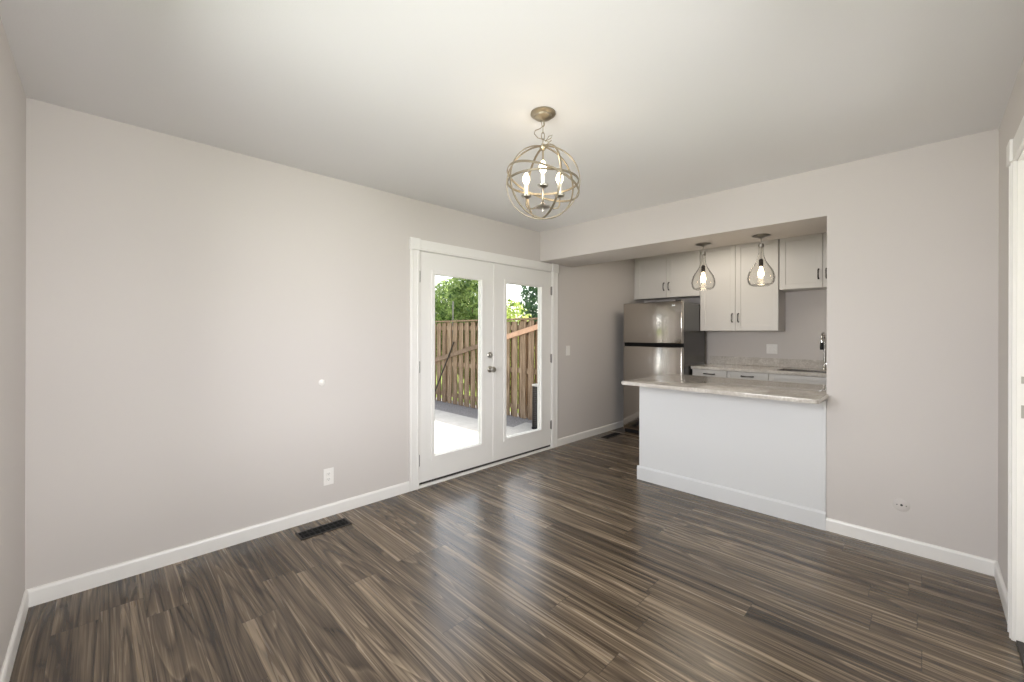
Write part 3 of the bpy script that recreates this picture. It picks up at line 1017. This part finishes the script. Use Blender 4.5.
# sloping boards fixed across the fence, a brown one running on into a pinkish one
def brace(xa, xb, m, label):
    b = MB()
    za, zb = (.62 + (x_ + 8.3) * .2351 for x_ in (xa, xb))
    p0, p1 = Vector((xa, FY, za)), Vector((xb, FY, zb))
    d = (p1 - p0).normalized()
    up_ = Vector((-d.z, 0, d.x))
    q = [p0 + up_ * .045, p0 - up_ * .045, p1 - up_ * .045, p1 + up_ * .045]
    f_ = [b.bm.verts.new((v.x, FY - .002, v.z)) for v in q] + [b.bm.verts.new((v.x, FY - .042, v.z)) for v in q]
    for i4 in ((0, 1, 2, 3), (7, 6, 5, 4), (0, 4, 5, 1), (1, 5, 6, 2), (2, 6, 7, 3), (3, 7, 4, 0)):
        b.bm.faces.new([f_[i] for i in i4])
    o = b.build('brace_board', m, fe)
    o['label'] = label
brace(-8.5, -6.08, M['brown_wood'], 'brown board sloping up across the fence')
brace(-6.07, -4.6, M['pinkish_wood'], 'pinkish board sloping up across the fence')

# leaning garden stake in front of the fence, thin pole behind it
b = MB().tube([(-7.93, 5.30, GZ + .002), (-7.30, 5.47, 1.12)], .014, 8)
tag(b.build('garden_stake', M['bronze'], None, True, (-7.93, 5.30, GZ)), 'thin dark stake leaning on the fence behind left glass', 'stake')
b = MB().tube([(-8.35, 6.2, GZ - .03), (-8.32, 6.2, 2.10)], .018, 8)
tag(b.build('garden_pole', M['hinge'], None, True, (-8.35, 6.2, GZ)), 'thin grey pole standing up behind the fence', 'pole')

# air conditioner outside, right of the right glass
ac = thing('air_conditioner', (-4.27, 5.215, GZ), 'dark louvred air conditioner unit outside by the fence', 'air conditioner')
ax0, ax1, ay0, ay1 = -4.555, -3.985, 5.0, 5.43
MB().box(ax0 - .01, ax1 + .01, ay0 - .01, ay1 + .01, GZ, GZ + .04, .006).build('pad', M['black'], ac)
MB().box(ax0 + .01, ax1 - .01, ay0 + .01, ay1 - .01, GZ + .041, GZ + .70).build('coil', M['slot'], ac)
b = MB()
for k in range(20):
    z = GZ + .07 + k * .031
    b.box(ax0, ax1, ay0, ay0 + .008, z, z + .014).box(ax0, ax1, ay1 - .008, ay1, z, z + .014).box(ax0, ax0 + .008, ay0, ay1, z, z + .014).box(ax1 - .008, ax1, ay0, ay1, z, z + .014)
b.build('louvers', M['bronze'], ac)
for px_ in (ax0, ax1 - .02):
    for py_ in (ay0, ay1 - .02):
        MB().box(px_ - .002, px_ + .022, py_ - .002, py_ + .022, GZ + .041, GZ + .70).build('corner_post', M['bronze'], ac)
MB().box(ax0 - .01, ax1 + .01, ay0 - .01, ay1 + .01, GZ + .70, GZ + .735, .012).build('top_cover', M['concrete'], ac)
MB().lathe([(.22, GZ + .736), (.23, GZ + .736), (.23, GZ + .748), (.22, GZ + .748)], ((ax0 + ax1) / 2, (ay0 + ay1) / 2, 0), 28, cap=False).build('fan_guard', M['black'], ac)


# trees and shrubs
def leafy(name, x, y, blobs, m, n, size, label, cat, trunk_h, group=None):
    t = thing(name, (x, y, GZ - .03), label, cat, group)
    b = MB()
    vols = [bl[3] * bl[4] * bl[5] for bl in blobs]
    for bl, v in zip(blobs, vols):
        cx_, cy_, cz_, rx_, ry_, rz_ = bl
        for _ in range(int(n * v / sum(vols))):
            while True:
                p = Vector((random.uniform(-1, 1), random.uniform(-1, 1), random.uniform(-1, 1)))
                if .25 < p.length < 1:
                    break
            p = Vector((x + cx_ + p.x * rx_, y + cy_ + p.y * ry_, cz_ + p.z * rz_))
            a = Vector((random.gauss(0, 1), random.gauss(0, 1), random.gauss(0, 1))).normalized()
            c_ = a.orthogonal().normalized()
            c_.rotate(Matrix.Rotation(random.uniform(0, 2 * PI), 3, a))
            d_ = a.cross(c_)
            s_ = size * random.uniform(.6, 1.3)
            vs_ = [b.bm.verts.new(p + c_ * (s_ * u) + d_ * (s_ * w) + a * (s_ * k)) for u, w, k in ((-1, 0, 0), (-.2, -.45, .08), (1, 0, -.1), (-.2, .45, .08))]
            b.bm.faces.new(vs_)
    b.build('foliage', m, t)
    b = MB()
    z0 = GZ - .05
    b.tube([(x, y, z0), (x + .03, y, z0 + trunk_h * .5), (x - .02, y + .03, z0 + trunk_h)], [.07, .055, .035], 8)
    for bl in blobs:
        b.tube([(x, y, z0 + trunk_h * .6), (x + bl[0] * .5, y + bl[1] * .5, (z0 + trunk_h * .7 + bl[2]) / 2), (x + bl[0], y + bl[1], bl[2])], [.04, .028, .012], 6)
    b.build('trunk', M['bark'], t, True)
    return t


leafy('leafy_tree', -14.6, 10.8, [(0, 0, 2.3, 1.5, 1.0, 1.35), (.2, .2, .9, 1.6, 1.0, 1.2)], M['leaf_mid'], 6500, .11, 'bushy green tree beyond the fence, left in left glass', 'tree', 1.8, 'trees beyond the fence')
leafy('leafy_tree', -9.95, 8.1, [(.1, 0, 2.25, .85, .8, 1.35), (.1, .1, .9, .95, .85, 1.1)], M['leaf_mid'], 5600, .09, 'taller green tree beyond the fence, right in left glass', 'tree', 2.2, 'trees beyond the fence')
leafy('flowering_shrub', -7.35, 7.2, [(0, 0, 1.4, .62, .6, .75), (.1, 0, .5, .7, .65, .8)], M['leaf_bright'], 2600, .07, 'bright yellow-green shrub beyond the fence behind right glass', 'shrub', 1.4)
leafy('evergreen_tree', -8.72, 9.9, [(0, 0, 2.2, .68, .6, 1.25), (.1, 0, .9, .8, .7, 1.1)], M['leaf_dark'], 4600, .08, 'dark evergreen tree beyond the fence at right of right glass', 'tree', 2.2, 'trees beyond the fence')
leafy('leafy_tree', -16.5, 13.5, [(0, 0, 1.8, 2.3, 1.5, 1.5), (0, 0, .6, 2.6, 1.5, 1.2)], M['leaf_dark'], 5000, .14, 'dark green tree farthest back beyond the fence', 'tree', 2.0, 'trees beyond the fence')
